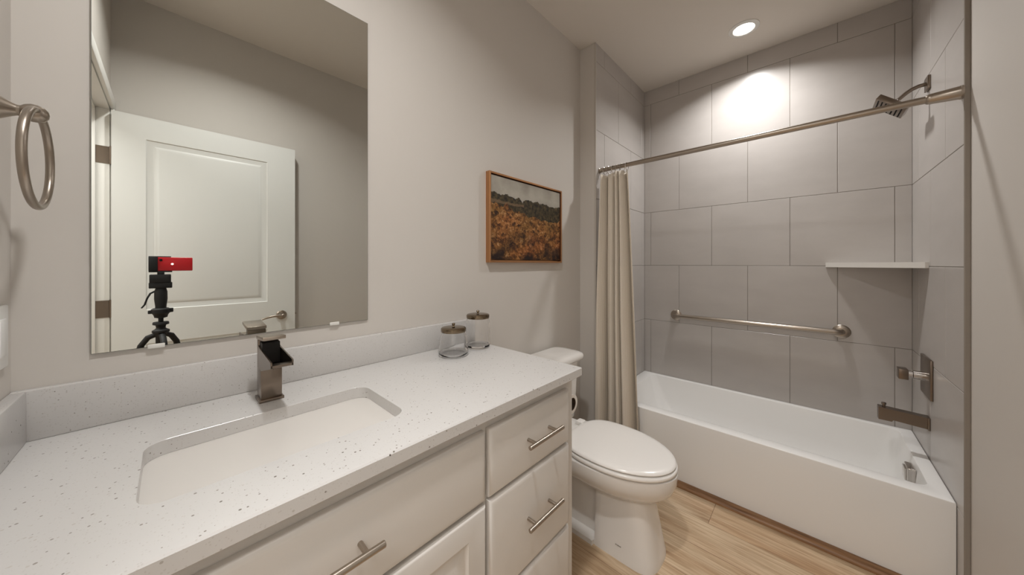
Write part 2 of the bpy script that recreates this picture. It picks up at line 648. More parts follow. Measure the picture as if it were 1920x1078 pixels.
# door lining and casing in the left wall
t = MB()
t.box(XL - 0.125, XL + 0.0, DJ - 0.02, DJ, FZ, 2.075, 0.001)
t.box(XL - 0.125, XL + 0.0, DK, DK + 0.02, FZ, 2.075, 0.001)
t.box(XL - 0.125, XL + 0.0, DJ - 0.02, DK + 0.02, 2.055, 2.075, 0.001)
t.box(XL - 0.085, XL - 0.045, DJ, DJ + 0.012, FZ, 2.055, 0.001)
t.box(XL - 0.085, XL - 0.045, DK - 0.012, DK, FZ, 2.055, 0.001)
t.box(XL - 0.085, XL - 0.045, DJ, DK, 2.043, 2.055, 0.001)
struct(t.build('trim_4', M_TRIM))
t = MB()
t.box(XL, XL + 0.016, YP + 0.002, DJ - 0.006, FZ, 2.065, 0.004)
t.box(XL, XL + 0.016, DK + 0.006, DK + 0.064, FZ, 2.065, 0.004)
t.box(XL, XL + 0.016, YP + 0.002, DK + 0.064, 2.063, 2.118, 0.004)
struct(t.build('trim_5', M_TRIM))

# ------------------------------------------------------------------ door (stands open behind the camera, seen in the mirror)
DX0, DX1, DF = XL + 0.008, 0.590, -0.336          # hinge edge, free edge, face toward the mirror
DB = DF - 0.035
door = struct(thing('door_1', 'white two panel door standing open, reflected in the mirror', 'door', (DX0, DF - 0.017, FZ + 0.008)))


def door_leaf():
    b = MB()
    zt, zb_ = 2.045, FZ + 0.008
    panels = [(-0.088, 0.437, 1.012, 1.926), (-0.088, 0.437, 0.20, 0.83)]
    # front skin: grid around the panels, back plain
    xs = [DX0, panels[0][0], panels[0][1], DX1]
    zs = [zb_, panels[1][2], panels[1][3], panels[0][2], panels[0][3], zt]
    for i in range(3):
        for j in range(5):
            if i == 1 and j in (1, 3):
                continue
            b.add([(xs[i], DF, zs[j]), (xs[i + 1], DF, zs[j]), (xs[i + 1], DF, zs[j + 1]), (xs[i], DF, zs[j + 1])], [(0, 1, 2, 3)])
    for (a, c, z0, z1) in panels:
        loops = []
        for ins, dep in ((0, 0), (0.004, 0.004), (0.014, 0.0065), (0.022, 0.0085), (0.030, 0.0085), (0.042, 0.004), (0.050, 0.003)):
            loops.append([(a + ins, DF - dep, z0 + ins), (c - ins, DF - dep, z0 + ins), (c - ins, DF - dep, z1 - ins), (a + ins, DF - dep, z1 - ins)])
        b.loft(loops, False, True)
    # edges and back
    R = [(DX0, zb_), (DX1, zb_), (DX1, zt), (DX0, zt)]
    xs_ = xs
    # side walls with matching vertices
    def strip(pts):
        for p, q in zip(pts[:-1], pts[1:]):
            b.add([(p[0], DF, p[1]), (q[0], DF, q[1]), (q[0], DB, q[1]), (p[0], DB, p[1])], [(0, 1, 2, 3)])
    strip([(x_, zb_) for x_ in xs])
    strip([(x_, zt) for x_ in xs])
    strip([(DX0, z_) for z_ in zs])
    strip([(DX1, z_) for z_ in zs])
    for i in range(3):
        for j in range(5):
            b.add([(xs[i], DB, zs[j]), (xs[i + 1], DB, zs[j]), (xs[i + 1], DB, zs[j + 1]), (xs[i], DB, zs[j + 1])], [(0, 1, 2, 3)])
    return b


door_leaf().build('door_leaf', M_DOOR, door, smooth=20)
hd = MB()
hx, hz = 0.512, 0.918
hd.lathe([(0.030, 0), (0.030, 0.006), (0.026, 0.011), (0.013, 0.014), (0.011, 0.045), (0.0125, 0.048), (0.0125, 0.062), (0.009, 0.066)], 28, 'Y', (hx, DF, hz))
hd.tube([(hx, DF + 0.056, hz), (hx - 0.03, DF + 0.058, hz + 0.002), (hx - 0.06, DF + 0.057, hz + 0.001), (hx - 0.09, DF + 0.054, hz - 0.006), (hx - 0.112, DF + 0.050, hz - 0.014)],
        [0.010, 0.009, 0.0075, 0.0065, 0.005], 12)
hd.build('door_handle', M_NICKEL, door)
MB().box(DX1 - 0.0005, DX1 + 0.0015, DB + 0.006, DF - 0.006, hz - 0.028, hz + 0.028, 0.0005, 1).lathe([(0.007, 0), (0.007, 0.008), (0.004, 0.011)], 12, 'X', (DX1, (DB + DF) / 2, hz)).build('latch', M_NICKEL, door)
for hz_ in (1.818, 1.028, 0.24):
    hb = MB()
    hb.box(XL - 0.050, XL - 0.001, DJ, DJ + 0.0025, hz_ - 0.044, hz_ + 0.044, 0.0008, 1)
    hb.tube([(XL + 0.004, DJ + 0.006, hz_ - 0.046), (XL + 0.004, DJ + 0.006, hz_ + 0.046)], 0.0055, 12)
    hb.build('hinge', M_DARKNICKEL, door)

# ------------------------------------------------------------------ mirror
mirror = thing('wall_mirror', 'large frameless rectangular mirror on the wall above the sink', 'mirror', (0.178, YV, 1.063))
mb = MB()
MX0, MX1, MZ0, MZ1 = -0.1165, 0.4735, 1.0635, 2.101
mb.box(MX0, MX1, YV - 0.006, YV - 0.0002, MZ0, MZ1, 0, mi=1)
mb.box(MX0 + 0.0008, MX1 - 0.0008, YV - 0.0064, YV - 0.0058, MZ0 + 0.0008, MZ1 - 0.0008, 0, mi=0)
mb.build('mirror_glass', [M_MIRROR, M_MEDGE], mirror, smooth=0)
for cx in (-0.022, 0.366):
    MB().box(cx - 0.014, cx + 0.014, YV - 0.0095, YV, MZ0 - 0.004, MZ0 + 0.006, 0.0015).build('mirror_clip', M_CLIP, mirror)

# ------------------------------------------------------------------ vanity cabinet
CX1 = 0.940
CYF = 0.597       # face frame
CYD = 0.578       # face of drawers and doors
cab = thing('vanity_cabinet', 'white painted vanity cabinet with bar pulls under the speckled counter', 'cabinet', (0.36, 0.86, FZ))
cb = MB()
cb.box(XL + 0.003, CX1, CYF, YV - 0.003, 0.09, 0.8805, 0.0015, 1)
cb.box(XL + 0.003, CX1 - 0.01, CYF + 0.07, YV - 0.003, FZ, 0.092)
cb.build('cabinet_body', M_CAB, cab)


def slab_front(x0, x1, z0, z1):
    """slab front with a soft stepped edge"""
    loops = [[(x0, CYF - 0.0005, z0), (x1, CYF - 0.0005, z0), (x1, CYF - 0.0005, z1), (x0, CYF - 0.0005, z1)]]
    for ins, y in ((0, CYD + 0.008), (0.003, CYD + 0.0035), (0.008, CYD + 0.0012), (0.014, CYD)):
        loops.append([(x0 + ins, y, z0 + ins), (x1 - ins, y, z0 + ins), (x1 - ins, y, z1 - ins), (x0 + ins, y, z1 - ins)])
    return MB().loft(loops)


def door_front(x0, x1, z0, z1):
    loops = [[(x0, CYF - 0.0005, z0), (x1, CYF - 0.0005, z0), (x1, CYF - 0.0005, z1), (x0, CYF - 0.0005, z1)]]
    for ins, y in ((0, CYD + 0.006), (0.003, CYD + 0.002), (0.007, CYD), (0.056, CYD), (0.059, CYD + 0.005), (0.064, CYD + 0.008), (0.072, CYD + 0.008), (0.094, CYD + 0.003), (0.10, CYD + 0.0025)):
        loops.append([(x0 + ins, y, z0 + ins), (x1 - ins, y, z0 + ins), (x1 - ins, y, z1 - ins), (x0 + ins, y, z1 - ins)])
    return MB().loft(loops)


def bar_pull(cx, cz, parent, half=0.078, vertical=False):
    b = MB()
    yb = CYD - 0.032
    if vertical:
        b.lathe([(0.0052, -half), (0.006, -half + 0.001), (0.006, half - 0.001), (0.0052, half)], 16, 'Z', (cx, yb, cz))
        for s in (-1, 1):
            b.lathe([(0.0048, 0), (0.0048, 0.032)], 12, 'Y', (cx, yb, cz + s * 0.048))
    else:
        b.lathe([(0.0052, -half), (0.006, -half + 0.001), (0.006, half - 0.001), (0.0052, half)], 16, 'X', (cx, yb, cz))
        for s in (-1, 1):
            b.lathe([(0.0048, 0), (0.0048, 0.032)], 12, 'Y', (cx + s * 0.048, yb, cz))
    return b.build('bar_pull', M_NICKEL, parent)


for z0, z1, pz in ((0.678, 0.848, 0.767), (0.410, 0.669, 0.546), (0.138, 0.401, 0.27)):
    d = slab_front(0.541, 0.897, z0, z1).build('drawer', M_CAB, cab)
    bar_pull(0.733, pz, d)
d = slab_front(-0.170, 0.528, 0.678, 0.848).build('false_drawer_front', M_CAB, cab)
bar_pull(0.180, 0.768, d)
for x0, x1, px_ in ((-0.170, 0.1755, 0.145), (0.1835, 0.528, 0.214)):
    d = door_front(x0, x1, 0.138, 0.669).build('cabinet_door', M_CAB, cab)
    bar_pull(px_, 0.57, d, vertical=True)

# counter -----------------------------------------------------------
CT, CB_ = 0.910, 0.881
SX0, SX1, SY0, SY1 = -0.034, 0.381, 0.694, 0.938
counter = thing('countertop', 'white speckled quartz vanity counter with low backsplash', 'countertop', (0.36, 0.85, CB_))
K = 6
hole_t = rrect(SX0, SX1, SY0, SY1, CT, 0.035, K)


def outer(x0, x1, y0, y1, z):
    L = []
    for p in ((x1, y1), (x0, y1), (x0, y0), (x1, y0)):
        L += [(p[0], p[1], z)] * (K + 1)
    return L


X0c, X1c, Y0c, Y1c = XL + 0.001, 0.9505, 0.565, YV - 0.001
e = 0.003
ins_t = rrect(SX0 - 0.0007, SX1 + 0.0007, SY0 - 0.0007, SY1 + 0.0007, CT, 0.0357, K)
hole_m = rrect(SX0, SX1, SY0, SY1, CT - 0.0007, 0.035, K)
hole_b = rrect(SX0, SX1, SY0, SY1, CB_, 0.035, K)
cm = MB().loft([hole_b, hole_m, ins_t, outer(X0c + e, X1c - e, Y0c + e, Y1c - e, CT), outer(X0c, X1c, Y0c, Y1c, CT - e), outer(X0c, X1c, Y0c, Y1c, CB_ + 0.002), outer(X0c + 0.002, X1c - 0.002, Y0c + 0.002, Y1c - 0.002, CB_), hole_b], False, False)
cm.build('counter_slab', M_QUARTZ, counter, smooth=30)
MB().box(XL + 0.001, X1c, YV - 0.021, YV - 0.0005, CT, 1.010, 0.0025).build('backsplash', M_QUARTZ, counter)
MB().box(XL + 0.0005, XL + 0.021, 0.567, YV - 0.0215, CT, 1.010, 0.0025).build('sidesplash', M_QUARTZ, counter)

# undermount basin ----------------------------------------------------
sink = thing('sink_basin', 'white rectangular undermount sink basin in the quartz counter', 'sink', (0.174, 0.816, 0.722))
o_ = 0.006
ZS = CB_ - 0.0006
out_t = rrect(SX0 - 0.025, SX1 + 0.025, SY0 - 0.025, SY1 + 0.025, ZS, 0.05, K)
sk = MB().loft([
    rrect(SX0 + 0.05, SX1 - 0.05, SY0 + 0.05, SY1 - 0.05, 0.722, 0.03, K),
    rrect(SX0 + 0.02, SX1 - 0.02, SY0 + 0.02, SY1 - 0.02, 0.732, 0.045, K),
    rrect(SX0 - 0.018, SX1 + 0.018, SY0 - 0.018, SY1 + 0.018, 0.80, 0.045, K),
    rrect(SX0 - 0.018, SX1 + 0.018, SY0 - 0.018, SY1 + 0.018, ZS - 0.012, 0.045, K),
    rrect(SX0 - 0.025, SX1 + 0.025, SY0 - 0.025, SY1 + 0.025, ZS - 0.010, 0.05, K),
    out_t,
    rrect(SX0 - o_, SX1 + o_, SY0 - o_, SY1 + o_, ZS, 0.040, K),
    rrect(SX0 - 0.003, SX1 + 0.003, SY0 - 0.003, SY1 + 0.003, ZS - 0.004, 0.038, K),
    rrect(SX0 - 0.001, SX1 + 0.001, SY0 - 0.001, SY1 + 0.001, ZS - 0.030, 0.038, K),
    rrect(SX0 + 0.006, SX1 - 0.010, SY0 + 0.006, SY1 - 0.006, 0.790, 0.045, K),
    rrect(SX0 + 0.018, SX1 - 0.026, SY0 + 0.016, SY1 - 0.016, 0.757, 0.05, K),
    rrect(SX0 + 0.045, SX1 - 0.06, SY0 + 0.040, SY1 - 0.040, 0.744, 0.05, K),
    rrect(SX0 + 0.16, SX1 - 0.16, SY0 + 0.10, SY1 - 0.10, 0.740, 0.02, K)])
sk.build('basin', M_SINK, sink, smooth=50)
MB().lathe([(0.030, 0), (0.030, 0.003), (0.026, 0.004), (0.022, 0.002), (0.020, 0.006), (0.006, 0.010)], 28, 'Z', (0.174, 0.816, 0.7402)).build('drain', M_CHROME, sink)

# faucet ----------------------------------------------------------------
FX0, FX1, FYF, FYB = 0.1555, 0.1995, 1.006, 1.056
fau = thing('faucet', 'square brushed nickel waterfall faucet behind the sink', 'faucet', (0.1775, 1.03, CT))
MB().box(FX0 - 0.004, FX1 + 0.004, FYF - 0.005, FYB + 0.004, CT, CT + 0.007, 0.0012).build('base_plate', M_DARKNICKEL, fau)
body = MB()
body.box(FX0, FX1, FYF, FYB, CT + 0.006, 0.993, 0.0012)
body.box(FX0, FX1, FYB - 0.012, FYB, 0.990, 1.062, 0.0012)             # back of the open top
body.build('column', M_DARKNICKEL, fau)
sp = MB()
sl = [(FYB - 0.013, 0.992), (FYF, 0.990), (0.900, 1.018), (0.893, 1.021), (0.893, 1.026), (0.905, 1.0265), (FYF, 1.004), (FYB - 0.013, 1.004)]
sp.prism(sl, 'X', FX0 + 0.001, FX1 - 0.001)
for xa, xb in ((FX0, FX0 + 0.003), (FX1 - 0.003, FX1)):
    sp.prism([(FYB - 0.012, 0.991), (FYF, 0.990), (0.893, 1.020), (0.893, 1.034), (FYF + 0.01, 1.043), (FYB - 0.012, 1.048)], 'X', xa, xb)
sp.build('spout_trough', M_DARKNICKEL, fau, smooth=20)
MB().box(FX0 + 0.0035, FX1 - 0.0035, FYF + 0.004, FYB - 0.0125, 1.0045, 1.058, 0.0005, 1).build('cavity_shade_block', M_RECESSSHADE, fau)  # black block standing in for the shade inside the open top
hM = Matrix.Translation((0.1775, FYB, 1.063)) @ Matrix.Rotation(radians(-5), 4, 'X')
MB().box(-0.0235, 0.0235, -0.085, 0.002, 0.0, 0.009, 0.0012, M=hM).box(-0.012, 0.012, -0.03, -0.004, -0.006, 0.001, 0, M=hM).build('lever_handle', M_NICKEL, fau)

# glass jars -----------------------------------------------------------------


def jar(cx, cy, r, rl, h, bulge, label):
    t_ = thing('glass_jar', label, 'jar', (cx, cy, CT), 'lidded glass jars on the counter')
    w_ = 0.0028
    prof = [(r * 0.80, 0.0005), (r * 0.93, 0.001), (r, 0.007), (r + bulge * 0.2, 0.014), (r, 0.026), (r - bulge * 0.2, h * 0.45), (r - bulge * 0.5, h * 0.7), (r - bulge, h - 0.022), (rl - 0.002, h - 0.012), (rl - 0.004, h - 0.006), (rl - 0.004, h)]
    inner = [(max(a - w_, 0.001), b) for a, b in reversed(prof[3:])] + [(r * 0.85, 0.012), (r * 0.55, 0.011), (0.0005, 0.011)]
    MB().lathe(prof + inner, 40, 'Z', (cx, cy, CT)).build('glass_body', M_GLASS, t_, smooth=60)
    lid = MB().lathe([(rl - 0.0005, h - 0.008), (rl, h - 0.007), (rl + 0.0008, h + 0.002), (rl, h + 0.006), (rl - 0.003, h + 0.0085), (rl * 0.7, h + 0.0105), (rl * 0.25, h + 0.0115), (0.004, h + 0.012)], 40, 'Z', (cx, cy, CT)).build('lid', M_BRASS, t_)
    MB().lathe([(0.0045, h + 0.0115), (0.0035, h + 0.014), (0.0055, h + 0.018), (0.0068, h + 0.021), (0.005, h + 0.024), (0.001, h + 0.025)], 18, 'Z', (cx, cy, CT)).build('knob', M_BRASS, lid)


jar(0.742, 1.000, 0.0555, 0.047, 0.098, 0.008, 'shorter clear glass jar with brass lid, nearer the faucet')
jar(0.884, 1.022, 0.0505, 0.0475, 0.130, 0.0015, 'taller clear glass jar with brass lid at the counter corner')

# towel ring -------------------------------------------------------------------
TY, TZ = 0.970, 1.516
ring = thing('towel_ring', 'brushed nickel towel ring hanging on the left wall', 'towel ring', (XL, TY, TZ))
MB().lathe([(0.027, 0.0), (0.027, 0.006), (0.023, 0.014), (0.017, 0.024), (0.011, 0.033), (0.0085, 0.038)], 28, 'X', (XL, TY, TZ)).build('wall_mount', M_NICKEL, ring)
MB().lathe([(0.0085, 0.036), (0.0090, 0.041), (0.0125, 0.045), (0.0148, 0.051), (0.0145, 0.058), (0.0115, 0.064), (0.006, 0.068), (0.001, 0.069)], 24, 'X', (XL, TY, TZ)).build('post', M_NICKEL, ring)
RR = 0.0815
az = radians(0.5)
rp = []
for k in range(64):
    a = 2 * pi * k / 64
    yy, zz = RR * sin(a), RR * cos(a)
    rp.append((XL + 0.0565 + yy * sin(az), TY + yy * cos(az), TZ - RR + 0.004 + zz))
MB().tube(rp, 0.0055, 14, closed=True).build('ring', M_NICKEL, ring)

plate = thing('outlet_plate', 'white outlet plate on the left wall above the counter', 'outlet', (XL, 1.06, 1.125))
MB().box(XL, XL + 0.006, 1.022, 1.097, 1.068, 1.183, 0.003).build('cover_plate', M_PLASTIC, plate)
MB().box(XL + 0.0055, XL + 0.0085, 1.043, 1.076, 1.092, 1.159, 0.001).build('receptacle', M_PLASTIC, plate)

# framed picture -----------------------------------------------------------------
PX0, PX1, PZ0, PZ1 = 1.036, 1.638, 1.266, 1.704
PF, PB = 1.112, YV - 0.0005
pic = thing('framed_painting', 'framed autumn landscape painting on the wall above the toilet', 'painting', (PX0, PB, PZ0))
fr = MB()
loops = []
for ins, y in ((0.0, PB), (0.0, PF + 0.002), (0.0015, PF), (0.008, PF), (0.0095, PF + 0.0015)):
    loops.append([(PX0 + ins, y, PZ0 + ins), (PX1 - ins, y, PZ0 + ins), (PX1 - ins, y, PZ1 - ins), (PX0 + ins, y, PZ1 - ins)])
fr.loft(loops, True, False)
fr.build('frame', M_FRAME, pic, smooth=0)
ln = MB()
loops = []
for ins, y in ((0.0095, PF + 0.0015), (0.0098, PB - 0.004)):
    loops.append([(PX0 + ins, y, PZ0 + ins), (PX1 - ins, y, PZ0 + ins), (PX1 - ins, y, PZ1 - ins), (PX0 + ins, y, PZ1 - ins)])
ln.loft(loops, False, False)
ln.build('frame_lining', M_FRAMEIN, pic, smooth=0)
M_ART = make_painting(PX1 - PX0 - 0.034, PZ1 - PZ0 - 0.034)
MB().box(PX0 + 0.014, PX1 - 0.014, PF + 0.007, PB - 0.003, PZ0 + 0.014, PZ1 - 0.014, 0.001, 1).build('canvas', M_ART, pic, loc=(0.017, PF + 0.007 - PB, 0.017), smooth=0)

# ------------------------------------------------------------------ toilet
TX = 1.425
toi = thing('toilet', 'white elongated toilet between the vanity and the bathtub', 'toilet', (TX, 0.80, FZ))


def egg(yf, yb, hw, z, sharp=2.3, back=3.2, split=0.55, nn=18, cx=TX):
    """closed outline: rounded front at yf, squarer back at yb; ym where widest"""
    ym = yf + (yb - yf) * split
    R = []
    for i in range(nn + 1):
        a = pi / 2 * i / nn
        R.append((hw * sin(a) ** (2 / sharp), ym - (ym - yf) * cos(a) ** (2 / sharp)))
    for i in range(1, nn + 1):
        a = pi / 2 * i / nn
        R.append((hw * cos(a) ** (2 / back), ym + (yb - ym) * sin(a) ** (2 / back)))
    pts = [(cx + w_, y_, z) for w_, y_ in R]
    pts += [(cx - w_, y_, z) for w_, y_ in reversed(R[1:-1])]
    return pts


def pedestal(z, yf, hwf, ys, hwb, yb, nn=10):
    """front column of half-width hwf up to ys, then a narrower trapway of half-width hwb back to yb"""
    R = []
    for i in range(nn + 1):
        a = pi / 2 * i / nn
        R.append((hwf * sin(a) ** (2 / 3.2), yf + 0.11 - 0.11 * cos(a) ** (2 / 3.2)))
    R += [(hwf, ys - 0.03), (hwf, ys - 0.008), (hwf - 0.004, ys), (hwb + 0.004, ys + 0.003), (hwb, ys + 0.010), (hwb, ys + 0.06)]
    for i in range(1, nn + 1):
        a = pi / 2 * i / nn
        R.append((hwb * cos(a) ** (2 / 5), yb - 0.05 + 0.05 * sin(a) ** (2 / 5)))
    pts = [(TX + w_, y_, z) for w_, y_ in R]
    pts += [(TX - w_, y_, z) for w_, y_ in reversed(R[1:-1])]
    return pts


bw = MB()
bw.loft([pedestal(FZ, 0.458, 0.113, 0.72, 0.124, 1.00),
         pedestal(FZ + 0.020, 0.459, 0.112, 0.72, 0.122, 1.00),
         pedestal(FZ + 0.036, 0.463, 0.109, 0.72, 0.084, 0.99),
         pedestal(0.13, 0.483, 0.101, 0.72, 0.070, 0.98),
         pedestal(0.22, 0.502, 0.096, 0.72, 0.070, 0.98),
         pedestal(0.275, 0.508, 0.096, 0.72, 0.076, 0.98)], True, False)
bw.loft([egg(0.545, 0.96, 0.080, 0.235),
         egg(0.500, 0.97, 0.104, 0.250, 2.15),
         egg(0.450, 0.98, 0.150, 0.270, 2.1),
         egg(0.421, 0.985, 0.178, 0.300, 2.05),
         egg(0.406, 0.985, 0.193, 0.335, 2.0),
         egg(0.402, 0.985, 0.197, 0.368, 2.0),
         egg(0.403, 0.985, 0.196, 0.379, 2.0),
         egg(0.407, 0.985, 0.192, 0.3815, 2.0),
         egg(0.420, 0.985, 0.179, 0.3818, 2.0)], True, True)
bw.box(TX - 0.115, TX + 0.115, 0.86, 1.06, 0.25, 0.405, 0.02, 3)       # deck under the tank
bowl = bw.build('bowl', M_PORC, toi, smooth=40)
lg = MB()
for i, (dx_, hh) in enumerate(((0, 0.0035), (0.006, 0.0022), (0.011, 0.0035), (0.016, 0.0022), (0.021, 0.003))):
    lg.box(TX - 0.1093, TX - 0.1065, 0.618 - dx_ - 0.0038, 0.618 - dx_, 0.047 - hh / 2, 0.047 + hh / 2)
lg.build('base_mark', M_DARKGAP, bowl, smooth=0)
def ring_loops(spec):
    return MB().loft([egg(yf, yb, hw, z, 2.0, 3.0, 0.57) for yf, yb, hw, z in spec])


seat = ring_loops([(0.420, 0.87, 0.180, 0.3838), (0.420, 0.872, 0.180, 0.3872), (0.406, 0.88, 0.193, 0.3875), (0.404, 0.88, 0.195, 0.391), (0.404, 0.88, 0.195, 0.399), (0.408, 0.878, 0.191, 0.4030), (0.424, 0.87, 0.176, 0.4035)])
seat.build('seat', M_SEAT, toi, smooth=50)
lid = ring_loops([(0.428, 0.872, 0.172, 0.4036), (0.426, 0.875, 0.174, 0.4088), (0.411, 0.883, 0.189, 0.4092), (0.409, 0.885, 0.191, 0.413), (0.411, 0.884, 0.189, 0.4175), (0.418, 0.876, 0.183, 0.4215), (0.436, 0.86, 0.165, 0.4240), (0.52, 0.81, 0.10, 0.4255)])
lid.build('lid', M_SEAT, toi, smooth=50)
for s in (-1, 1):
    MB().box(TX + s * 0.075 - 0.022, TX + s * 0.075 + 0.022, 0.880, 0.918, 0.400, 0.424, 0.006, 3).build('hinge_cover', M_SEAT, toi)


def tank_loop(ins, z, grow=0.0):
    hw = 0.180 + grow
    return rrect(TX - hw + ins, TX + hw - ins, 0.936 + ins - grow, YV - 0.014 - ins * 0.3, z, 0.045, 6)


tk = MB().loft([tank_loop(0.036, 0.402), tank_loop(0.028, 0.41), tank_loop(0.024, 0.50), tank_loop(0.016, 0.715), tank_loop(0.016, 0.722)])
tk.build('tank', M_PORC, toi, smooth=50)
tl = MB().loft([tank_loop(0.010, 0.7225), tank_loop(-0.004, 0.726), tank_loop(-0.008, 0.732), tank_loop(-0.008, 0.748), tank_loop(-0.003, 0.758), tank_loop(0.012, 0.7635), tank_loop(0.04, 0.7655)])
tl.build('tank_lid', M_PORC, toi, smooth=50)

# paper roll on the side of the vanity -------------------------------------------------
PRX, PRZ = 0.984, 0.756
ph = thing('paper_holder', 'nickel toilet paper holder on the side of the vanity cabinet', 'toilet paper holder', (CX1, 0.75, PRZ))
MB().lathe([(0.022, 0), (0.022, 0.005), (0.010, 0.009), (0.008, 0.050)], 20, 'X', (CX1, 0.752, PRZ + 0.0137)).build('post', M_NICKEL, ph)
MB().tube([(PRX, 0.757, PRZ + 0.0137), (PRX, 0.634, PRZ + 0.0137)], 0.007, 12).build('arm', M_NICKEL, ph)
rl = thing('toilet_paper_roll', 'nearly used white toilet paper roll beside the vanity cabinet', 'toilet paper', (PRX, 0.68, PRZ))
MB().lathe([(0.0225, 0.0), (0.034, 0.0), (0.034, 0.105), (0.0225, 0.105)], 36, 'Y', (PRX, 0.624, PRZ), cap0=False, cap1=False).build('paper', M_PAPER, rl)
MB().lathe([(0.0208, -0.0005), (0.0222, -0.0005), (0.0222, 0.1055), (0.0208, 0.1055), (0.0208, -0.0005)], 32, 'Y', (PRX, 0.624, PRZ), cap0=False, cap1=False).build('cardboard_core', M_CARD, rl)

# ------------------------------------------------------------------ bathtub
UX0, UX1, UY0, UY1, UZ = 2.008, XB - 0.001, YR + 0.001, YT - 0.001, 0.364
tub = thing('bathtub', 'white alcove bathtub with a flat apron in the tiled recess', 'bathtub', (2.37, 0.31, FZ))


def tloop(x0, x1, y0, y1, z, r):
    return rrect(x0, x1, y0, y1, z, r, 8)


IX0, IX1, IY0, IY1 = UX0 + 0.074, UX1 - 0.042, UY0 + 0.052, UY1 - 0.078
ub = MB().loft([
    tloop(UX0, UX1, UY0, UY1, FZ, 0.003),
    tloop(UX0, UX1, UY0, UY1, UZ - 0.006, 0.003),
    tloop(UX0 + 0.0018, UX1 - 0.0018, UY0 + 0.0018, UY1 - 0.0018, UZ - 0.0018, 0.003),
    tloop(UX0 + 0.006, UX1 - 0.006, UY0 + 0.006, UY1 - 0.006, UZ, 0.003),
    tloop(IX0 - 0.006, IX1 + 0.006, IY0 - 0.006, IY1 + 0.006, UZ, 0.045),
    tloop(IX0 - 0.0018, IX1 + 0.0018, IY0 - 0.0018, IY1 + 0.0018, UZ - 0.0018, 0.042),
    tloop(IX0, IX1, IY0, IY1, UZ - 0.007, 0.04),
    tloop(IX0 + 0.012, IX1 - 0.012, IY0 + 0.014, IY1 - 0.05, 0.20, 0.07),
    tloop(IX0 + 0.025, IX1 - 0.025, IY0 + 0.028, IY1 - 0.09, 0.09, 0.10),
    tloop(IX0 + 0.055, IX1 - 0.055, IY0 + 0.06, IY1 - 0.14, 0.055, 0.10),
    tloop(IX0 + 0.12, IX1 - 0.12, IY0 + 0.14, IY1 - 0.24, 0.048, 0.08)])
ub.build('tub_shell', M_TUB, tub, smooth=40)
ov = MB()
ov.box(2.264, 2.338, IY0 + 0.003, IY0 + 0.030, 0.270, 0.342, 0.005, 3)
ov.box(2.274, 2.328, IY0 + 0.029, IY0 + 0.036, 0.280, 0.332, 0.002, 2)
ov.build('overflow_cover', M_CHROME, tub)
MB().lathe([(0.032, 0), (0.032, 0.003), (0.024, 0.004), (0.022, 0.010), (0.005, 0.013)], 28, 'Z', (2.36, -0.13, 0.049)).build('tub_drain', M_CHROME, tub)

# tub spout, valve, shower -------------------------------------------------------------
ts = thing('tub_spout', 'square brushed nickel tub spout low on the tiled tap wall', 'tub spout', (2.392, YR, 0.52))
s_ = MB()
s_.prism([(YR, 0.500), (YR, 0.552), (-0.243, 0.560), (-0.243, 0.500), (-0.286, 0.500), (-0.290, 0.508)], 'X', 2.370, 2.414)
s_.build('spout_body', M_DARKNICKEL, ts, smooth=0)
MB().box(2.366, 2.418, YR, YR + 0.008, 0.496, 0.552, 0.001).build('escutcheon', M_DARKNICKEL, ts)
MB().lathe([(0.006, 0), (0.006, 0.012), (0.0085, 0.013), (0.0085, 0.021), (0.007, 0.022)], 16, 'Z', (2.392, -0.262, 0.5582)).build('diverter_knob', M_DARKNICKEL, ts)

tv = thing('shower_valve', 'brushed nickel shower valve with square plate and handle', 'shower valve', (2.412, YR, 0.73))
MB().box(2.322, 2.502, YR, YR + 0.009, 0.644, 0.824, 0.0015).build('valve_plate', M_DARKNICKEL, tv)
MB().lathe([(0.021, 0.008), (0.021, 0.045), (0.016, 0.047), (0.016, 0.062)], 28, 'Y', (2.412, YR, 0.733)).build('valve_sleeve', M_CHROME, tv)
MB().box(2.384, 2.440, YR + 0.061, YR + 0.092, 0.709, 0.757, 0.002).build('valve_handle', M_DARKNICKEL, tv)

sh_ = thing('wall_shower', 'square brushed nickel shower head on a curved arm near the ceiling', 'shower head', (2.392, YR, 2.092))
MB().box(2.362, 2.422, YR, YR + 0.010, 2.062, 2.122, 0.0015).build('wall_flange', M_DARKNICKEL, sh_)
arm = [(2.392, YR + 0.005, 2.092), (2.392, -0.370, 2.090), (2.392, -0.350, 2.083), (2.392, -0.332, 2.071), (2.392, -0.316, 2.056), (2.392, -0.304, 2.044)]
MB().tube(arm, 0.0085, 14).build('shower_arm', M_DARKNICKEL, sh_)
hdM = Matrix.Translation((2.392, -0.287, 2.027)) @ Matrix.Rotation(radians(42), 4, 'X')
# local: -z points at the bather
jt = MB()
for p in ((0, 0, 0),):
    jl = MB().lathe([(0.018, 0.006), (0.014, 0.014), (0.0145, 0.022), (0.010, 0.028)], 18)
    jt.add(jl.v, [f for f, _ in jl.f], 0, hdM)
jt.build('swivel_joint', M_CHROME, sh_)
hh_ = MB().box(-0.062, 0.062, -0.062, 0.062, -0.016, 0.008, 0.0015, M=hdM)
head = hh_.build('spray_head', M_DARKNICKEL, sh_)
nz = MB()
for i in range(7):
    for j in range(7):
        cx_, cy_ = -0.048 + 0.016 * i, -0.048 + 0.016 * j
        jl = MB().lathe([(0.0032, -0.0155), (0.0026, -0.019)], 8, 'Z', (cx_, cy_, 0))
        nz.add(jl.v, [f for f, _ in jl.f], 0, hdM)
nz.build('nozzles', M_BLACK, head)

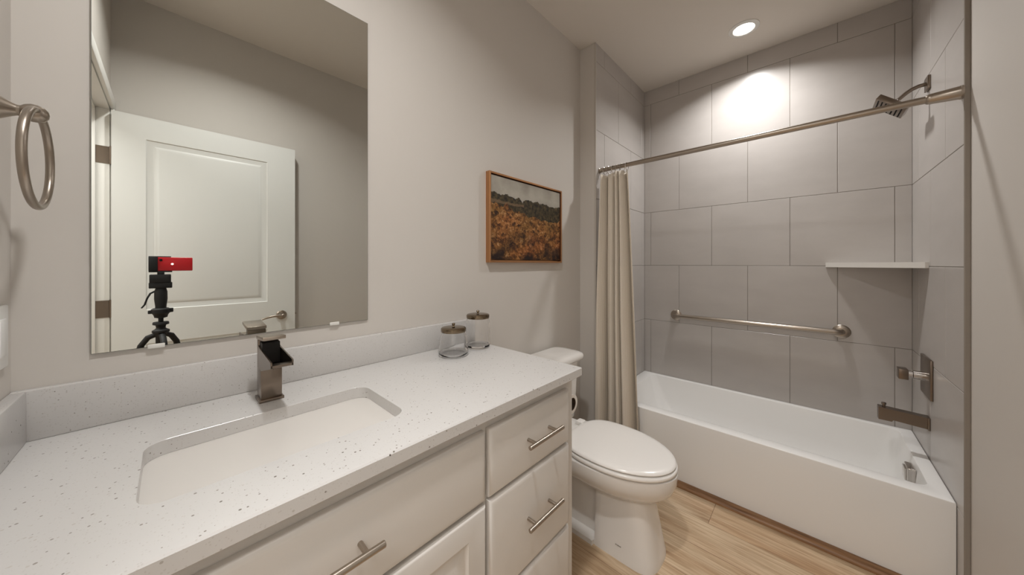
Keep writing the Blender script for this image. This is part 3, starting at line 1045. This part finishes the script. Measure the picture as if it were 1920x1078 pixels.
# grab bar ---------------------------------------------------------------------------
gb = thing('grab_bar', 'brushed nickel grab bar on the tiled wall behind the tub', 'grab bar', (XB, 0.32, 0.857))
GZ = 0.857
path = []
RB = 0.032
gx = XB - 0.048
for a in range(0, 91, 15):
    path.append((gx + RB - RB * sin(radians(a)), 0.775 - RB + RB * cos(radians(a)), GZ))
path = [(XB - 0.002, 0.775, GZ)] + path
right = [(x_, -0.134 + (0.775 - y_), z_) for x_, y_, z_ in path]
MB().tube(path + list(reversed(right)), 0.0155, 18).build('bar', M_NICKEL, gb)
for yy in (0.775, -0.134):
    MB().lathe([(0.040, 0), (0.040, -0.004), (0.034, -0.010), (0.020, -0.013)], 32, 'X', (XB, yy, GZ)).build('flange', M_NICKEL, gb)

# corner shelf -------------------------------------------------------------------------
cs = MB()
tri = [(XB - 0.0005, YR + 0.0005), (XB - 0.0005, -0.066), (XB - 0.012, -0.066), (2.394, YR + 0.012), (2.394, YR + 0.0005)]
cs.prism(tri, 'Z', 1.2395, 1.2675)
tag(cs.build('corner_shelf', mat('shelf_quartz', srgb(224, 220, 214), 0.25), smooth=0, loc=(XB, YR, 1.2395)), 'white triangular corner shelf in the tiled tub recess', 'shelf')

# shower rod, rings and curtain ------------------------------------------------------------
RX, RZ = 1.947, 1.877
rod = thing('shower_rod', 'brushed nickel tension rod across the tub opening', 'curtain rod', (RX, 0.31, RZ))
MB().tube([(RX, YR + 0.06, RZ), (RX, YT - 0.02, RZ)], 0.0135, 20).build('rod_tube', M_NICKEL, rod)
MB().lathe([(0.0245, 0.0), (0.0245, 0.006), (0.0230, 0.008), (0.0185, 0.074), (0.0175, 0.080), (0.0140, 0.084)], 24, 'Y', (RX, YR, RZ)).build('end_sleeve', M_NICKEL, rod)
MB().lathe([(0.0180, 0.0), (0.0180, -0.006), (0.0150, -0.008), (0.0145, -0.05)], 24, 'Y', (RX, YT, RZ)).build('end_cap', M_NICKEL, rod)

cur = MB()
NU, NV = 150, 46
ztop, zbot = 1.842, 0.075
grid = []
rings_y = [0.985, 0.957, 0.928, 0.899, 0.868, 0.838]
for j in range(NV + 1):
    tt = j / NV
    z = ztop + (zbot - ztop) * tt
    sp_ = tt ** 0.8
    yr = 0.822 + (0.736 - 0.822) * sp_
    yl = 0.990 + (1.010 - 0.990) * sp_
    ph_ = 0.5 * sp_
    amp = 0.036 + 0.020 * min(1, tt * 2.0)
    row = []
    for i in range(NU + 1):
        s = i / NU
        y = yl + (yr - yl) * s
        q = 2 * pi * (4.3 * s + 0.15)
        qq = q + 0.8 * sin(2.7 * s * pi + 0.8 + 0.9 * tt)
        wob = 1.0 - 2.1 * abs(sin(qq * 0.5)) ** 1.05 + 0.10 * sin(2 * q + 1.0 + 2 * tt)
        am = amp * (1 + 0.35 * sin(2 * pi * s * 1.7 + 0.9))
        x = RX - 0.004 - 0.026 * sp_ + am * wob
        y += 0.006 * (0.55 + 0.6 * tt) * sin(qq) * min(1, s * 8, (1 - s) * 8)
        x = max(x, 1.850 if y < YT - 0.02 else 1.868)
        if z < UZ + 0.04:
            x = min(x, 1.995)
        else:
            x = min(x, 1.999)
        y = min(y, YT - 0.006)
        sag = 0.012 * abs(sin(pi * (s * 5 - 0.0))) * max(0, 1 - tt * 6)
        row.append((x, y, z - sag))
    grid.append(row)
V = [p for r_ in grid for p in r_]
F = []
for j in range(NV):
    for i in range(NU):
        a = j * (NU + 1) + i
        F.append((a, a + 1, a + NU + 2, a + NU + 1))
cur.add(V, F)
co = cur.build('shower_curtain', M_LINEN, smooth=80, merge=False, loc=(RX, 0.9, zbot))
uv = co.data.uv_layers.new(name='UVMap')
for poly_ in co.data.polygons:
    for li, vi in zip(poly_.loop_indices, poly_.vertices):
        j, i = divmod(vi, NU + 1)
        uv.data[li].uv = (i / NU * 0.9, j / NV * 1.8)
so = co.modifiers.new('thickness', 'SOLIDIFY')
so.thickness = 0.0016
so.offset = 0
tag(co, 'beige linen shower curtain gathered at the left end of the rod', 'shower curtain')

n_r = len(rings_y)
ring0 = None
ORD = ['first', 'second', 'third', 'fourth', 'fifth', 'last']
for k, yk in enumerate(rings_y):
    if ring0 is None:
        r0 = MB()
        pts = []
        for q in range(28):
            a = 2 * pi * q / 28
            pts.append((RX + 0.021 * sin(a), yk, RZ - 0.0090 + 0.0235 * cos(a)))
        r0.tube(pts, 0.0016, 8, closed=True)
        o = r0.build('curtain_ring', M_CHROME, loc=(RX, yk, RZ))
        ring0 = o
    else:
        o = ring0.copy()
        COL.objects.link(o)
        o.location = (RX, yk, RZ)
    o.rotation_euler = (0, 0, radians(random.uniform(-22, 22)))
    place = 'nearest the left tile wall' if k == 0 else ('at the free edge of the gathered curtain' if k == n_r - 1 else f'{ORD[k]} along from the left tile wall')
    tag(o, f'metal curtain ring on the shower rod, {place}', 'curtain ring', 'curtain rings on the shower rod')

# ------------------------------------------------------------------ lights that show as fixtures


def can_light(cx, cy, label):
    t_ = thing('recessed_light', label, 'ceiling light', (cx, cy, ZC))
    MB().lathe([(0.078, 0.0), (0.078, -0.003), (0.070, -0.006), (0.056, -0.007), (0.053, -0.003), (0.053, 0.0)], 48, 'Z', (cx, cy, ZC), cap0=False, cap1=False).build('trim_ring', M_TRIM, t_)
    MB().lathe([(0.0525, -0.001), (0.0525, -0.004), (0.04, -0.006), (0.002, -0.007)], 48, 'Z', (cx, cy, ZC)).build('lens', M_GLOW, t_)


can_light(2.405, 0.300, 'round recessed ceiling light over the bathtub')
can_light(0.25, 0.32, 'round recessed ceiling light over the middle of the bathroom')

# ------------------------------------------------------------------ tripod and phone, seen in the mirror
tx, ty = -0.030, -0.040
tp = thing('camera_tripod', 'black tripod holding the red phone, reflected in the mirror', 'tripod', (tx, ty, FZ))
cl = MB()
cl.box(-0.070, -0.040, ty - 0.012, ty + 0.012, 1.2235, 1.2935, 0.003)
cl.box(-0.070, 0.008, ty - 0.016, ty - 0.004, 1.2185, 1.2245, 0.001)
cl.box(-0.070, 0.004, ty - 0.016, ty - 0.004, 1.2915, 1.2965, 0.001)
cl.box(-0.042, -0.018, ty - 0.012, ty + 0.010, 1.205, 1.222, 0.002)
cl.build('phone_clamp', M_BLACK, tp)
hd_ = MB()
hd_.box(-0.067, 0.004, ty - 0.030, ty + 0.024, 1.168, 1.208, 0.003)
hd_.box(-0.069, 0.008, ty - 0.028, ty + 0.022, 1.142, 1.170, 0.003)
hd_.build('motor_head', M_BLACK, tp)
co_ = MB()
co_.lathe([(0.018, 1.142), (0.022, 1.125), (0.0225, 1.09), (0.019, 1.055), (0.019, 1.045)], 24, 'Z', (tx, ty, 0))
co_.lathe([(0.026, 1.045), (0.033, 1.040), (0.033, 1.022), (0.028, 1.018), (0.024, 1.010), (0.022, 1.000), (0.010, 0.996)], 18, 'Z', (tx, ty, 0))
co_.box(tx + 0.020, tx + 0.042, ty - 0.008, ty + 0.008, 1.022, 1.042, 0.003)
co_.box(tx - 0.042, tx - 0.020, ty - 0.008, ty + 0.008, 1.020, 1.036, 0.003)
co_.lathe([(0.009, 0.999), (0.009, 0.975)], 16, 'Z', (tx, ty, 0))
co_.lathe([(0.026, 0.978), (0.028, 0.974), (0.028, 0.966), (0.018, 0.962), (0.016, 0.950), (0.020, 0.944), (0.030, 0.938), (0.030, 0.928), (0.022, 0.924), (0.018, 0.915), (0.014, 0.60)], 20, 'Z', (tx, ty, 0))
co_.build('center_column', M_BLACK, tp)
MB().tube([(tx - 0.018, ty, 1.128), (tx - 0.034, ty + 0.004, 1.118), (tx - 0.044, ty + 0.004, 1.095), (tx - 0.052, ty + 0.002, 1.065), (tx - 0.062, ty, 1.050)], [0.004, 0.004, 0.0035, 0.0035, 0.003], 10).build('pan_handle', M_BLACK, tp)
for adeg in (200, 320, 80):
    a = radians(adeg)
    dx_, dy_ = cos(a), sin(a)
    lgp = [(tx + 0.016 * dx_, ty + 0.016 * dy_, 0.918), (tx + 0.045 * dx_, ty + 0.045 * dy_, 0.905), (tx + 0.068 * dx_, ty + 0.068 * dy_, 0.870), (tx + 0.16 * dx_, ty + 0.16 * dy_, 0.48), (tx + 0.262 * dx_, ty + 0.262 * dy_, FZ + 0.012)]
    leg = MB().tube(lgp, [0.011, 0.012, 0.012, 0.010, 0.008], 12).build('leg', M_BLACK, tp)
    MB().lathe([(0.011, 0.0), (0.012, 0.006), (0.010, 0.020)], 14, 'Z', (tx + 0.263 * dx_, ty + 0.263 * dy_, FZ)).build('rubber_foot', M_BLACK, leg)

phn = thing('smartphone', 'red smartphone gripped in the tripod clamp, seen in the mirror', 'phone', (0.01, ty, 1.2245))
MB().box(-0.056, 0.079, ty - 0.0035, ty + 0.0050, 1.2248, 1.2912, 0.0035, 3).build('phone_back', M_RED, phn)
MB().lathe([(0.005, 0.0), (0.005, 0.0015), (0.0035, 0.0018)], 20, 'Y', (0.008, ty + 0.0048, 1.2585)).build('flash', M_LED, phn)
MB().lathe([(0.0055, 0.0), (0.0055, 0.0018), (0.004, 0.0020)], 20, 'Y', (-0.030, ty + 0.0048, 1.278)).build('lens', M_LENS, phn)
